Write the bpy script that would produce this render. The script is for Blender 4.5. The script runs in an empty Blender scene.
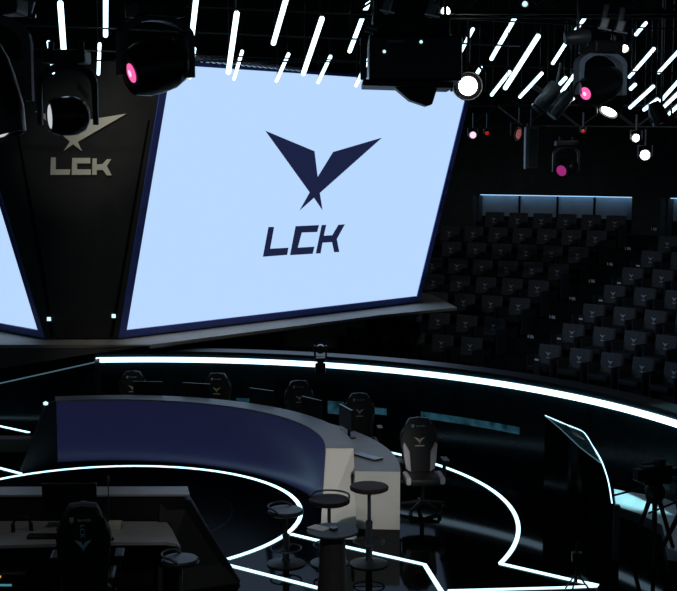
import bpy, bmesh, math, random
from mathutils import Vector, Matrix
random.seed(7)
PI = math.pi
SC = bpy.context.scene
COL = SC.collection
# ------------------------------------------------------------------ camera
FPX, CX, CY, CAMZ = 1250.0, 338.5, 295.5, 4.3
PITCH = math.atan((295.5 - 160) / FPX)
CAM = Vector((0, 0, CAMZ))
FW = Vector((0, math.cos(PITCH), -math.sin(PITCH)))
UPV = Vector((0, math.sin(PITCH), math.cos(PITCH)))
RT = Vector((1, 0, 0))
cam = bpy.data.cameras.new('camera')
cam.sensor_width = 36.0
cam.lens = FPX / 677 * 36.0
cam.clip_end = 200
co = bpy.data.objects.new('camera', cam)
COL.objects.link(co)
co.location = CAM
co.rotation_euler = (PI / 2 - PITCH, 0, 0)
SC.camera = co


def ray(x, y):
    return FW + RT * ((x - CX) / FPX) + UPV * ((CY - y) / FPX)


def at(x, y, z):
    """point of the place at height z seen at the photograph's pixel"""
    d = ray(x, y)
    return CAM + d * ((z - CAMZ) / d.z)


def atd(x, y, D):
    """point at ground distance D"""
    d = ray(x, y)
    return CAM + d * (D / d.y)


def px_of(P):
    v = Vector(P) - CAM
    return CX + FPX * v.dot(RT) / v.dot(FW)


# ------------------------------------------------------------------ materials
def mat(name, col, rough=0.5, metal=0.0, spec=0.5, emit=None, es=0.0, noise=0.0, nscale=20, bump=0.0, trans=0.0, coat=0.0):
    m = bpy.data.materials.new(name)
    m.use_nodes = True
    nt = m.node_tree
    b = nt.nodes['Principled BSDF']
    b.inputs['Base Color'].default_value = (*col, 1)
    b.inputs['Roughness'].default_value = rough
    b.inputs['Metallic'].default_value = metal
    b.inputs['Specular IOR Level'].default_value = spec
    b.inputs['Coat Weight'].default_value = coat
    b.inputs['Transmission Weight'].default_value = trans
    if emit:
        b.inputs['Emission Color'].default_value = (*emit, 1)
        b.inputs['Emission Strength'].default_value = es
    if noise or bump:
        tc = nt.nodes.new('ShaderNodeTexCoord')
        n = nt.nodes.new('ShaderNodeTexNoise')
        n.inputs['Scale'].default_value = nscale
        n.inputs['Detail'].default_value = 3
        nt.links.new(tc.outputs['Object'], n.inputs['Vector'])
        if noise:
            r = nt.nodes.new('ShaderNodeValToRGB')
            r.color_ramp.elements[0].position = 0.3
            r.color_ramp.elements[1].position = 0.7
            r.color_ramp.elements[0].color = (*[c * (1 - noise) for c in col], 1)
            r.color_ramp.elements[1].color = (*[min(1, c * (1 + noise)) for c in col], 1)
            nt.links.new(n.outputs['Fac'], r.inputs['Fac'])
            nt.links.new(r.outputs['Color'], b.inputs['Base Color'])
        if bump:
            bp = nt.nodes.new('ShaderNodeBump')
            bp.inputs['Strength'].default_value = bump
            bp.inputs['Distance'].default_value = 0.01
            nt.links.new(n.outputs['Fac'], bp.inputs['Height'])
            nt.links.new(bp.outputs['Normal'], b.inputs['Normal'])
    return m


def S(r, g, b):
    f = lambda c: (c / 255 / 12.92) if c <= 10 else ((c / 255 + 0.055) / 1.055) ** 2.4
    return (f(r), f(g), f(b))


M = dict(
    stage=mat('glossy_black_stage', (0.0035, 0.004, 0.005), 0.09, spec=0.22, noise=0.3, nscale=3),
    rimwall=mat('rim_wall_black', (0.005, 0.009, 0.012), 0.25, spec=0.25, noise=0.2, nscale=2),
    outer=mat('auditorium_floor', (0.008, 0.009, 0.011), 0.6, spec=0.2, noise=0.3, nscale=6),
    tier=mat('tier_carpet', (0.010, 0.013, 0.016), 0.8, spec=0.1, noise=0.3, nscale=30),
    wall=mat('dark_wall', (0.070, 0.072, 0.070), 0.8, spec=0.1, noise=0.15, nscale=4),
    ceil=mat('dark_ceiling', (0.06, 0.065, 0.065), 0.8, spec=0.1, noise=0.3, nscale=2),
    black=mat('matte_black_metal', (0.008, 0.008, 0.009), 0.45, spec=0.35, noise=0.2, nscale=40),
    gloss=mat('black_plastic', (0.007, 0.007, 0.008), 0.28, spec=0.4, noise=0.1, nscale=30),
    dgrey=mat('dark_grey_metal', (0.05, 0.055, 0.06), 0.45, 0.3, noise=0.1, nscale=40),
    grey=mat('grey_metal', (0.20, 0.21, 0.22), 0.4, 0.5, noise=0.1, nscale=30),
    yoke=mat('grey_plastic_yoke', (0.16, 0.20, 0.25), 0.45, noise=0.1, nscale=20),
    chrome=mat('chrome', (0.5, 0.52, 0.54), 0.18, 1.0, noise=0.05, nscale=10),
    screen=mat('led_screen_face', (0.02, 0.02, 0.02), 0.6, spec=0.1, emit=S(186, 217, 255), es=1.0),
    navyink=mat('navy_logo', (0.01, 0.012, 0.03), 0.6, spec=0.1, emit=S(28, 34, 66), es=1.0),
    frame=mat('blue_frame', (0.10, 0.14, 0.52), 0.4, spec=0.4, noise=0.1, nscale=6),
    wedge=mat('charcoal_panel', (0.030, 0.030, 0.030), 0.6, spec=0.3, noise=0.12, nscale=3),
    seam=mat('black_channel', (0.003, 0.003, 0.003), 0.7, spec=0.1),
    logo=mat('pale_sign_letters', (0.80, 0.78, 0.66), 0.5, noise=0.05, nscale=4),
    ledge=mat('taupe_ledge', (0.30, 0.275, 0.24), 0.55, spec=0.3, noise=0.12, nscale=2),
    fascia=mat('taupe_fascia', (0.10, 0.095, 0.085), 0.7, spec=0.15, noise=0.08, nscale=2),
    white=mat('white_laminate', (0.62, 0.60, 0.56), 0.4, spec=0.4, noise=0.04, nscale=3),
    top=mat('grey_tabletop', (0.21, 0.195, 0.18), 0.45, spec=0.25, noise=0.06, nscale=5),
    topdim=mat('grey_worktop', (0.30, 0.29, 0.29), 0.45, spec=0.3, noise=0.08, nscale=5),
    led=mat('navy_led_front', (0.010, 0.013, 0.05), 0.3, spec=0.4, emit=S(24, 27, 54), es=0.8, noise=0.2, nscale=2),
    strip=mat('led_strip', (0.6, 0.8, 0.9), 0.5, emit=(0.50, 0.84, 1.0), es=2.2),
    rimstrip=mat('rim_led_strip', (0.6, 0.8, 0.9), 0.5, emit=(0.55, 0.82, 1.0), es=2.6),
    dimglow=mat('dim_glow', (0.4, 0.6, 0.7), 0.5, emit=(0.25, 0.5, 0.6), es=0.22),
    tube=mat('tube_light', (0.8, 0.9, 1), 0.5, emit=(0.62, 0.88, 1.0), es=3.2),
    cove=mat('cove_light', (0.5, 0.7, 0.9), 0.5, emit=(0.30, 0.55, 0.85), es=1.6),
    covewall=mat('recess_wall', (0.40, 0.45, 0.52), 0.7, spec=0.2, noise=0.1, nscale=3),
    seatf=mat('seat_fabric', (0.075, 0.082, 0.092), 0.85, spec=0.15, noise=0.2, nscale=40),
    seatd=mat('seat_shell', (0.02, 0.022, 0.025), 0.6, spec=0.2, noise=0.2, nscale=40),
    stitch=mat('seat_emblem', (0.55, 0.57, 0.60), 0.7, noise=0.05, nscale=40),
    label=mat('row_label', (0.75, 0.78, 0.80), 0.6, noise=0.05, nscale=40),
    leather=mat('black_leather', (0.016, 0.016, 0.017), 0.42, spec=0.4, noise=0.15, nscale=60, bump=0.1),
    wleather=mat('white_leather', (0.62, 0.60, 0.64), 0.45, spec=0.4, noise=0.04, nscale=40),
    gold=mat('pale_gold_emblem', (0.75, 0.66, 0.48), 0.5, noise=0.05, nscale=60),
    teal=mat('teal_emblem', (0.35, 0.70, 0.74), 0.5, noise=0.05, nscale=60),
    wood=mat('dark_brown_seat', (0.026, 0.014, 0.011), 0.6, spec=0.12, noise=0.25, nscale=14),
    stable=mat('charcoal_table', (0.045, 0.044, 0.042), 0.5, spec=0.2, noise=0.1, nscale=14),
    paper=mat('white_paper', (0.92, 0.90, 0.90), 0.7, noise=0.03, nscale=10),
    pbox=mat('pale_green_box', (0.42, 0.46, 0.34), 0.6, noise=0.05, nscale=10),
    tan=mat('tan_panel', (0.13, 0.10, 0.08), 0.6, noise=0.15, nscale=5),
    foil=mat('silver_duct', (0.6, 0.62, 0.66), 0.35, 0.7, noise=0.1, nscale=20),
    pinklens=mat('pink_lens', (0.3, 0.02, 0.15), 0.15, emit=(1.0, 0.13, 0.42), es=1.1),
    palelens=mat('pale_pink_core', (0.5, 0.3, 0.4), 0.2, emit=(1.0, 0.6, 0.85), es=1.3),
    maglens=mat('magenta_lens', (0.3, 0.02, 0.2), 0.2, emit=(0.42, 0.03, 0.22), es=0.7),
    whitelens=mat('white_lens', (0.8, 0.8, 0.8), 0.2, emit=(1.0, 0.98, 0.95), es=9.0),
    mutelens=mat('pale_lens', (0.6, 0.6, 0.62), 0.25, emit=(0.75, 0.78, 0.80), es=0.7),
    redlamp=mat('red_indicator', (0.4, 0.02, 0.02), 0.4, emit=(0.5, 0.02, 0.02), es=.7),
    orange=mat('orange_lens', (0.4, 0.1, 0.05), 0.4, emit=(0.35, 0.07, 0.05), es=0.5),
    glass=mat('dark_glass', (0.02, 0.025, 0.03), 0.08, spec=0.6),
    cyanfacet=mat('cyan_reflection_glass', (0.02, 0.10, 0.12), 0.15, spec=0.6, noise=0.1, nscale=4),  # cyan reflection on the barrier facet, put into its base colour
    patch=mat('pale_added_deck', (0.55, 0.60, 0.62), 0.45, noise=0.25, nscale=2.5),
    tealled=mat('teal_indicator', (0.1, 0.3, 0.35), 0.4, emit=(0.08, 0.35, 0.42), es=0.6),
    amber=mat('amber_indicator', (0.4, 0.3, 0.05), 0.4, emit=(0.8, 0.5, 0.05), es=0.7),
    dotlamp=mat('white_dot', (0.8, 0.9, 0.9), 0.4, emit=(0.6, 0.9, 1.0), es=1.2),
)


def polished(name, col, fac, rough):
    """dark lacquered surface: weak constant clear reflection over a dull base"""
    m = mat(name, col, 0.8, spec=0.0, noise=0.3, nscale=3)
    nt = m.node_tree
    g = nt.nodes.new('ShaderNodeBsdfGlossy'); g.inputs['Roughness'].default_value = rough
    g.inputs['Color'].default_value = (.9, .95, 1, 1)
    mx = nt.nodes.new('ShaderNodeMixShader'); mx.inputs[0].default_value = fac
    out = nt.nodes['Material Output']
    nt.links.new(nt.nodes['Principled BSDF'].outputs[0], mx.inputs[1])
    nt.links.new(g.outputs[0], mx.inputs[2])
    nt.links.new(mx.outputs[0], out.inputs['Surface'])
    return m


M['stage'] = polished('glossy_black_stage', (0.0035, 0.004, 0.005), .038, .05)
M['disc'] = polished('dull_black_disc', (0.004, 0.0045, 0.005), .012, .2)
M['rimwall'] = polished('rim_wall_black', (0.006, 0.012, 0.015), .03, .2)
M['tealreflect'] = mat('teal_reflection_paint', (0.01, 0.03, 0.04), 0.6, spec=.1, emit=(.010, .042, .060), es=1.0)  # wall reflection painted as mottled emission
_nt = M['tealreflect'].node_tree
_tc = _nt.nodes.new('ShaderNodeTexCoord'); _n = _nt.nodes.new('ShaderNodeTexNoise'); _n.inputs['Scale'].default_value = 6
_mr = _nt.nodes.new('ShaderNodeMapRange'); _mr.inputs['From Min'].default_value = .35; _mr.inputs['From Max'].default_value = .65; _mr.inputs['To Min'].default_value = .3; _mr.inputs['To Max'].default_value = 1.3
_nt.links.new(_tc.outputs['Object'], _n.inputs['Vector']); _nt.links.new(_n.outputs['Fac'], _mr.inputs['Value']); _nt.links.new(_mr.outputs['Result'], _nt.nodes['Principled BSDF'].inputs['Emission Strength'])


# ------------------------------------------------------------------ mesh builder
class MB:
    def __init__(s):
        s.bm = bmesh.new()

    def box(s, c, d, rot=None, bev=0.0):
        m = Matrix.Translation(Vector(c))
        if rot is not None:
            m = m @ rot.to_4x4()
        m = m @ Matrix.Diagonal((d[0], d[1], d[2], 1))
        r = bmesh.ops.create_cube(s.bm, size=1, matrix=m)
        if bev > 0:
            es = {e for v in r['verts'] for e in v.link_edges}
            bmesh.ops.bevel(s.bm, geom=list(es), offset=bev, segments=2, affect='EDGES', profile=0.6)
        return s

    def tube(s, pts, r, n=10, close=False):
        pts = [Vector(p) for p in pts]
        N = len(pts)
        rr = r if isinstance(r, (list, tuple)) else [r] * N
        rings = []
        up = Vector((0, 0, 1))
        t0 = (pts[1] - pts[0]).normalized()
        if abs(t0.dot(up)) > 0.95:
            up = Vector((1, 0, 0))
        prev = None
        for i, p in enumerate(pts):
            if close:
                t = (pts[(i + 1) % N] - pts[i - 1]).normalized()
            elif i == 0:
                t = t0
            elif i == N - 1:
                t = (pts[-1] - pts[-2]).normalized()
            else:
                t = ((pts[i + 1] - p).normalized() + (p - pts[i - 1]).normalized()).normalized()
            a = (up if prev is None else prev)
            a = (a - t * a.dot(t)).normalized()
            prev = a
            b = t.cross(a)
            rings.append([s.bm.verts.new(p + (a * math.cos(2 * PI * k / n) + b * math.sin(2 * PI * k / n)) * rr[i]) for k in range(n)])
        for i in range(N if close else N - 1):
            A, B = rings[i], rings[(i + 1) % N]
            for k in range(n):
                s.bm.faces.new((A[k], A[(k + 1) % n], B[(k + 1) % n], B[k]))
        if not close:
            s.bm.faces.new(rings[0][::-1])
            s.bm.faces.new(rings[-1])
        return s

    def lathe(s, prof, c=(0, 0, 0), rot=None, n=24):
        """prof: (r, z) list; axis z"""
        c = Vector(c)
        m = Matrix.Translation(c) @ (rot.to_4x4() if rot is not None else Matrix())
        rings = []
        for r, z in prof:
            if r < 1e-6:
                rings.append([s.bm.verts.new(m @ Vector((0, 0, z)))])
            else:
                rings.append([s.bm.verts.new(m @ Vector((r * math.cos(2 * PI * k / n), r * math.sin(2 * PI * k / n), z))) for k in range(n)])
        for A, B in zip(rings, rings[1:]):
            for k in range(n):
                k2 = (k + 1) % n
                if len(A) == 1 and len(B) > 1:
                    s.bm.faces.new((A[0], B[k2], B[k]))
                elif len(B) == 1 and len(A) > 1:
                    s.bm.faces.new((A[k], A[k2], B[0]))
                elif len(A) > 1:
                    s.bm.faces.new((A[k], A[k2], B[k2], B[k]))
        if len(rings[0]) > 1:
            s.bm.faces.new(rings[0][::-1])
        if len(rings[-1]) > 1:
            s.bm.faces.new(rings[-1])
        return s

    def prism(s, poly, off, bev=0.0):
        """poly of 3D points, extruded by vector off"""
        off = Vector(off)
        A = [s.bm.verts.new(Vector(p)) for p in poly]
        B = [s.bm.verts.new(Vector(p) + off) for p in poly]
        n = len(A)
        fs = [s.bm.faces.new(A[::-1]), s.bm.faces.new(B)]
        for k in range(n):
            fs.append(s.bm.faces.new((A[k], A[(k + 1) % n], B[(k + 1) % n], B[k])))
        if bev > 0:
            es = {e for f in fs[:2] for e in f.edges}
            bmesh.ops.bevel(s.bm, geom=list(es), offset=bev, segments=3, affect='EDGES', profile=0.5)
        return s

    def arc(s, c, r0, r1, z0, z1, a0, a1, n=48):
        """curved slab between radii and heights, angles in degrees"""
        rows = []
        for i in range(n + 1):
            a = math.radians(a0 + (a1 - a0) * i / n)
            ca, sa = math.cos(a), math.sin(a)
            rows.append([s.bm.verts.new((c[0] + r * ca, c[1] + r * sa, z)) for r, z in ((r0, z0), (r1, z0), (r1, z1), (r0, z1))])
        for A, B in zip(rows, rows[1:]):
            for k in range(4):
                s.bm.faces.new((A[k], A[(k + 1) % 4], B[(k + 1) % 4], B[k]))
        s.bm.faces.new(rows[0][::-1])
        s.bm.faces.new(rows[-1])
        return s

    def build(s, name, m, parent=None, smooth=False):
        bmesh.ops.recalc_face_normals(s.bm, faces=s.bm.faces[:])
        if smooth:
            for f in s.bm.faces:
                f.smooth = True
            for e in s.bm.edges:
                if len(e.link_faces) == 2 and e.calc_face_angle(0) > 0.6:
                    e.smooth = False
        me = bpy.data.meshes.new(name)
        s.bm.to_mesh(me)
        s.bm.free()
        me.materials.append(M[m])
        o = bpy.data.objects.new(name, me)
        COL.objects.link(o)
        if parent:
            o.parent = parent
        return o


def tag(o, label=None, cat=None, group=None, kind=None):
    if label: o['label'] = label
    if cat: o['category'] = cat
    if group: o['group'] = group
    if kind: o['kind'] = kind
    return o


def thing(name, label, cat, loc=(0, 0, 0), rz=0.0, group=None, scale=1.0):
    o = bpy.data.objects.new(name, None)
    o.empty_display_size = 0.1
    COL.objects.link(o)
    o.location = loc
    o.rotation_euler = (0, 0, rz)
    o.scale = (scale,) * 3
    return tag(o, label, cat, group)


def copy_tree(o, parent=None):
    c = o.copy()
    COL.objects.link(c)
    c.parent = parent
    for ch in list(o.children):
        copy_tree(ch, c)
    return c


def text_mesh(s, size):
    cu = bpy.data.curves.new('t', 'FONT')
    cu.body = s
    cu.size = size
    cu.extrude = 0.0015
    cu.align_x = 'CENTER'
    o = bpy.data.objects.new('t', cu)
    COL.objects.link(o)
    dg = bpy.context.evaluated_depsgraph_get()
    me = bpy.data.meshes.new_from_object(o.evaluated_get(dg))
    bpy.data.objects.remove(o)
    return me


def text(s, size, name, m, parent, mw):
    me = text_mesh(s, size)
    me.transform(mw)
    me.materials.clear()
    me.materials.append(M[m])
    o = bpy.data.objects.new(name, me)
    COL.objects.link(o)
    o.parent = parent
    return o


def struct(o):
    o['kind'] = 'structure'
    return o


# emblem outlines, in the drawing units of the big screen's crop
BIRD = [(133, 78), (318, 155), (330, 252), (388, 158), (572, 104), (338, 312), (348, 377), (316, 330), (262, 378), (300, 310)]
LL = [(145, 440), (166, 440), (151, 522), (220, 518), (215, 545), (124, 552)]
LC = [(247, 437), (335, 433), (328, 459), (270, 461), (255, 518), (318, 514), (311, 541), (226, 546)]
LK = [(345, 433), (362, 432), (353, 473), (385, 471), (408, 432), (432, 430), (402, 485), (411, 534), (392, 535), (384, 497), (348, 499), (341, 539), (323, 540)]


def small_bird(w, z0=0.0):
    """flat emblem points in x,z, centred, of width w"""
    k = w / 360.0
    P = [(-180, 110), (-30, 65), (-4, -12), (30, 65), (180, 110), (12, -62), (30, -118), (0, -76), (-30, -118), (-12, -62)]
    return [(x * k, z * k + z0) for x, z in P]


# ------------------------------------------------------------------ the setting
# stage floor, auditorium floor, rim wall, ceiling, back walls
RC, RR, RZ = (-3.04, 12.23), 7.65, 1.1      # rim wall centre, radius, strip height
b = MB()
pts = [Vector((RC[0] + (RR + .1) * math.cos(math.radians(a)), RC[1] + (RR + .1) * math.sin(math.radians(a)), -0.06)) for a in range(0, 360, 4)]
b.prism(pts, (0, 0, 0.06))
struct(b.build('floor', 'stage'))
b = MB(); b.box((0, 22, -0.95), (60, 60, 0.1))
o = struct(b.build('floor', 'outer'))
b = MB(); b.box((0, 22, 9.05), (60, 60, 0.1)); struct(b.build('ceiling', 'ceil'))
SK = 1.13                                     # audience scale
SCN = (-6.384 * SK, 11.626 * SK)
SR7, STR, SZ7, SRI, SPI = 14.373 * SK, .6903 * SK, CAMZ - (CAMZ - .8733) * SK, .2977 * SK, .6354 * SK
ER = 0.62                                     # emblem above the tier it stands on
# rim wall: a curved wall behind the players with its cap
b = MB(); b.arc(RC, RR + 0.03, RR + 0.28, -0.9, RZ + .10, 5, 96.6, 90)
rw = struct(b.build('wall_back', 'rimwall'))
b = MB(); b.arc(RC, RR - .03, RR + .32, RZ + .12, RZ + .15, 5, 96.6, 90)
cap = b.build('coping', 'black', rw)
A = at(95, 362, RZ); B = atd(5, 382, 20.3)
d = (B - A).normalized()
B2 = A + d * 5
b = MB(); nrm = Vector((-d.y, d.x, 0)); nrm = nrm if nrm.y > 0 else -nrm
b.prism([Vector((A.x, A.y, -.9)), Vector((B2.x, B2.y, -.9)), Vector((B2.x, B2.y, B2.z + .04)), Vector((A.x, A.y, RZ + .04))], nrm * .2)
struct(b.build('wall_left', 'rimwall'))
b = MB(); b.tube([A + Vector((0, -.03, 0)), A + d * 2.0 + Vector((0, -.03, 0))], .010, 6)  # unlit wall edge; its faint glow is painted in by emission
tag(b.build('edge_glow', 'dimglow'), 'unlit wall edge with painted dim teal glow left of the bright rim strip', 'light strip')
# the bright strip on the rim wall
b = MB(); b.arc(RC, RR - .02, RR + .028, RZ - .030, RZ + .045, 12, 96.4, 120)
tag(b.build('rim_light_strip', 'rimstrip'), 'long bright white arc of light along the rim wall behind the players', 'light strip')

for a0, a1, z0, z1, lab in ((43, 56, .42, .52, 'painted teal reflection band low on the rim wall right of the white-winged chair'), (60.5, 63.5, .40, .50, 'painted teal reflection band low on the rim wall left of the white-winged chair'), (66, 68, .34, .54, 'small painted teal reflection on the rim wall by the desk-end monitor'),
                            (76, 79.5, .38, .50, 'dim painted teal reflection on the rim wall behind the middle of the far desk'), (83, 87, .38, .48, 'dim painted teal reflection on the rim wall between the two leftmost chairs')):
    b = MB(); b.arc(RC, RR + .012, RR + .028, z0, z1, a0, a1, 24)  # thin emissive slabs imitate teal reflections in the glossy wall
    tag(b.build('painted_reflection', 'tealreflect'), lab, 'painted reflection')
# ------------------------------------------------------------------ audience stand
aisleA, aisleB = None, None
b = MB()
for k in range(11):
    z = SZ7 + SRI * k - ER
    r = SR7 + STR * k - .42
    b.arc(SCN, r, r + STR + (0 if k < 10 else 3), -.9, z, 4, 62, 40)
st = struct(b.build('stand', 'tier'))
tag(st, 'dark curved stepped stand carrying the audience seats', 'stand')
# side tier block hidden in the dark, far wall and recess
ZT = SZ7 + SRI * 7
wr = SR7 + STR * 7 + .62


def pol(a, r, z):
    a = math.radians(a)
    return Vector((SCN[0] + r * math.sin(a), SCN[1] + r * math.cos(a), z))


def ang_at(x, y, z):
    P = at(x, y, z)
    return math.degrees(math.atan2(P.x - SCN[0], P.y - SCN[1]))


def on_cyl(x, y, r):
    """where the sight line meets the vertical cylinder of radius r round the stand's centre"""
    d_ = ray(x, y)
    ox, oy = CAM.x - SCN[0], CAM.y - SCN[1]
    a = d_.x ** 2 + d_.y ** 2; bb = 2 * (ox * d_.x + oy * d_.y); c = ox * ox + oy * oy - r * r
    t = (-bb + math.sqrt(bb * bb - 4 * a * c)) / (2 * a)
    return CAM + d_ * t


def ang(P):
    return math.degrees(math.atan2(P.x - SCN[0], P.y - SCN[1]))


def arcw(b, r0, r1, z0, z1, a0, a1, n=24):
    return b.arc(SCN, r0, r1, z0, z1, 90 - a1, 90 - a0, n)


PL, PR = on_cyl(473, 195, wr), on_cyl(632, 198, wr)
PR2 = on_cyl(661, 199, wr)
aL, aR, aR2 = ang(PL), ang(PR), ang(PR2)
zt = (PL.z + PR.z) / 2 + .02
zb = ZT - ER - .2
b = MB()
arcw(b, wr, wr + .3, -.9, zt, -12, aL)
arcw(b, wr, wr + .3, -.9, zt, aR, aR2)
arcw(b, wr, wr + .3, zt, 9.0, -12, 85, 60)
struct(b.build('wall_right', 'wall'))
b = MB(); arcw(b, wr + .55, wr + .65, -.9, zt + .3, aL - 1, 85, 60)
rv = b.build('wall_back', 'covewall'); struct(rv)
# end cheeks and mullions of the lit recess
b = MB()
for a in (aL, aR, aR2):
    arcw(b, wr + .28, wr + .6, -.9, zt, a - .12, a + .12, 1)
struct(b.build('trim_1', 'wall'))
for i, xx in enumerate((519, 557, 594)):
    a = ang(on_cyl(xx, 200, wr + .5))
    b = MB(); arcw(b, wr + .52, wr + .56, zb, zt, a - .06, a + .06, 1)
    struct(b.build('trim_%d' % (i + 2), 'seam'))
for a0, a1, lab in ((aL + .1, aR - .1, 'blue-white cove light along the top of the wide wall recess'), (aR2 + .1, aR2 + 9, 'blue-white cove light at the frame\'s right edge above the seats')):
    b = MB(); arcw(b, wr + .40, wr + .48, zt - .03, zt + .02, a0, a1)
    tag(b.build('cove_light', 'cove'), lab, 'cove light')

# ---- audience seats
SEATPX = {
    0: ([493.5, 517, 541, 566, 590, 614.6], [219, 225], None),
}
ROWS = {0: [(493.5, 219), (614.6, 225), 6, None], 1: [(449, 232), (595, 241), 7, [(667, 245), 1]],
        2: [(450.4, 249.5), (577, 256), 6, [(650, 260), 2]], 3: [(432, 265.5), (557, 272.7), 6, [(631, 277), 3]],
        4: [(433, 283), (537, 289), 5, [(612.8, 294.8), 3]], 5: [(436, 302), (518, 306), 4, [(592, 314), 4]],
        6: [(383, 319), (493, 325.8), 5, [(571.5, 334), 4]], 7: [(355.8, 338), (469.7, 346), 5, [(548, 355), 5]]}


def seat_proto():
    t = thing('audience_seat', 'x', 'seat')
    # local: front is -Y, origin on the tier under the emblem; backrest face at y=0
    b = MB()
    lean = Matrix.Rotation(math.radians(-9), 3, 'X')
    b.box((0, .05, .53), (.50, .09, .52), lean, .03)
    br = b.build('backrest', 'seatf', t)
    b = MB()
    pts = [(x, -.012 + .0, z) for x, z in small_bird(.13, .61)]
    pts = [Vector((x, (z - .53) * math.sin(math.radians(9)) * 1.0 - .004, z)) for x, y, z in pts]
    b.prism(pts, (0, -.006, 0))
    b.box((0, .0005, .535), (.075, .008, .018))
    b.build('emblem', 'stitch', br)
    b = MB(); b.box((0, -.20, .36), (.46, .42, .11), None, .03)
    b.build('seat_cushion', 'seatd', t)
    for s in (-1, 1):
        b = MB(); b.box((s * .275, -.12, .30), (.045, .40, .56), None, .012)
        b.build('armrest', 'seatd', t)
    b = MB(); b.box((0, -.05, .12), (.40, .22, .38)); b.box((0, .13, .45), (.44, .03, .5), lean)
    b.build('pedestal', 'seatd', t)
    return t


proto = seat_proto()
used = False
rn = ['top row', 'second row down', 'third row down', 'fourth row down', 'fourth row up', 'third row up', 'second row up', 'bottom row']
ordn = ['first', 'second', 'third', 'fourth', 'fifth', 'sixth', 'seventh', 'eighth']
seat_objs = []
for k, (p0, p1, n, Bk) in ROWS.items():
    z = SZ7 + SRI * (7 - k)
    R = SR7 + STR * (7 - k)
    blocks = []
    a0, a1 = ang(on_cyl(*p0, R)), ang(on_cyl(*p1, R))
    zA = (on_cyl(*p0, R).z + on_cyl(*p1, R).z) / 2 + .03
    # blend to the radius of the row
    blocks.append(('left block', [a0 + (a1 - a0) * i / (n - 1) for i in range(n)]))
    if Bk:
        a0 = ang(on_cyl(*Bk[0], R))
        zB = on_cyl(*Bk[0], R).z + .03
        st_ = math.degrees(SPI / R) * 1.03
        blocks.append(('right block', [a0 + st_ * i for i in range(Bk[1])]))
    for bn, aa in blocks:
        for i, a in enumerate(aa):
            if not used:
                o = proto; used = True
            else:
                o = copy_tree(proto)
            P = pol(a, R, (zA if bn == 'left block' else zB) - ER)
            o.location = P
            o.rotation_euler = (0, 0, -math.radians(a) - 0.0)
            o['label'] = 'dark audience seat, %s from the left, %s, %s of the stand' % (ordn[i], rn[k], bn)
            o['group'] = 'audience seats in the stand'
            seat_objs.append(o)
for o in seat_objs:
    o['category'] = 'seat'
# row number labels on the aisle steps
lab_px = [(654, 229), (628, 248.5), (610, 264), (592, 281), (572.6, 298.5), (552.5, 317), (531, 336.5)]
nums = ['112', '111', '110', '109', '108', '107', '106']
for i, (x, y) in enumerate(lab_px):
    k = 6 - i
    z = SZ7 + SRI * k - ER
    r = SR7 + STR * k - .42
    P = on_cyl(x, y, r)
    kk = round((P.z - (SZ7 - ER)) / SRI + .4)
    rr = r
    P = on_cyl(x, y, rr)
    a = math.atan2(P.x - SCN[0], P.y - SCN[1])
    t = thing('row_number_plate', 'tiny white row number on the dark aisle step, %s up from the lowest' % ordn[6 - i], 'sign', P - Vector((math.sin(a), math.cos(a), 0)) * .012, -a, 'row numbers on the aisle steps')
    b = MB(); b.box((0, .004, 0), (.17, .008, .09)); b.build('plate', 'seatd', t)
    text('1 06', .085, 'numerals', 'label', t, Matrix.Translation((0, -.004, -.03)) @ Matrix.Rotation(PI / 2, 4, 'X'))

for i, (x, y) in enumerate([(638, 265.8), (619, 283), (600.7, 300.5), (580.8, 319), (559, 338.6), (536.7, 359.7)]):
    r = SR7 + STR * (5 - i) - .46
    P = on_cyl(x, y, r)
    b = MB(); b.box((0, 0, 0), (.09, .01, .035)); b.box((0, .006, -.12), (.14, .006, .4))
    o = b.build('seat_number_tag', 'label'); b = None
    o.data.materials.append(M['seatd'])
    for f in o.data.polygons[6:]: f.material_index = 1
    o.location = P; o.rotation_euler = (0, 0, -math.radians(ang(P)))
    tag(o, 'tiny pale number tag left of the right seat block, %s from the top' % ordn[i], 'sign', 'number tags at the row ends')

# ------------------------------------------------------------------ hanging screens
ZB = 1.55


def screen_pts(pxs, zb):
    BL, BR = at(*pxs[0], zb), at(*pxs[1], zb)
    u = (BR - BL).normalized()
    out = [BL, BR]
    for q, E in ((pxs[3], BR), (pxs[2], BL)):
        d_ = ray(*q)
        out.append(CAM + d_ * (((E - CAM).dot(u)) / d_.dot(u)))
    return out, u


(BL, BR, TR, TL), U1 = screen_pts([(126.1, 329.8), (416.6, 295.9), (173.9, 64.7), (465.3, 84.5)], ZB)
V1 = ((TL - BL) + (TR - BR)).normalized()
W1 = (BR - BL).length
H1 = ((TL - BL).length + (TR - BR).length) / 2
N1 = U1.cross(V1)
if N1.y > 0: N1 = -N1          # towards the viewer


def P1(x, y, off=0.0):
    """point of the screen plane seen at a pixel"""
    d_ = ray(x, y)
    o_ = BL + N1 * off
    return CAM + d_ * ((o_ - CAM).dot(N1) / d_.dot(N1))


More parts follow.
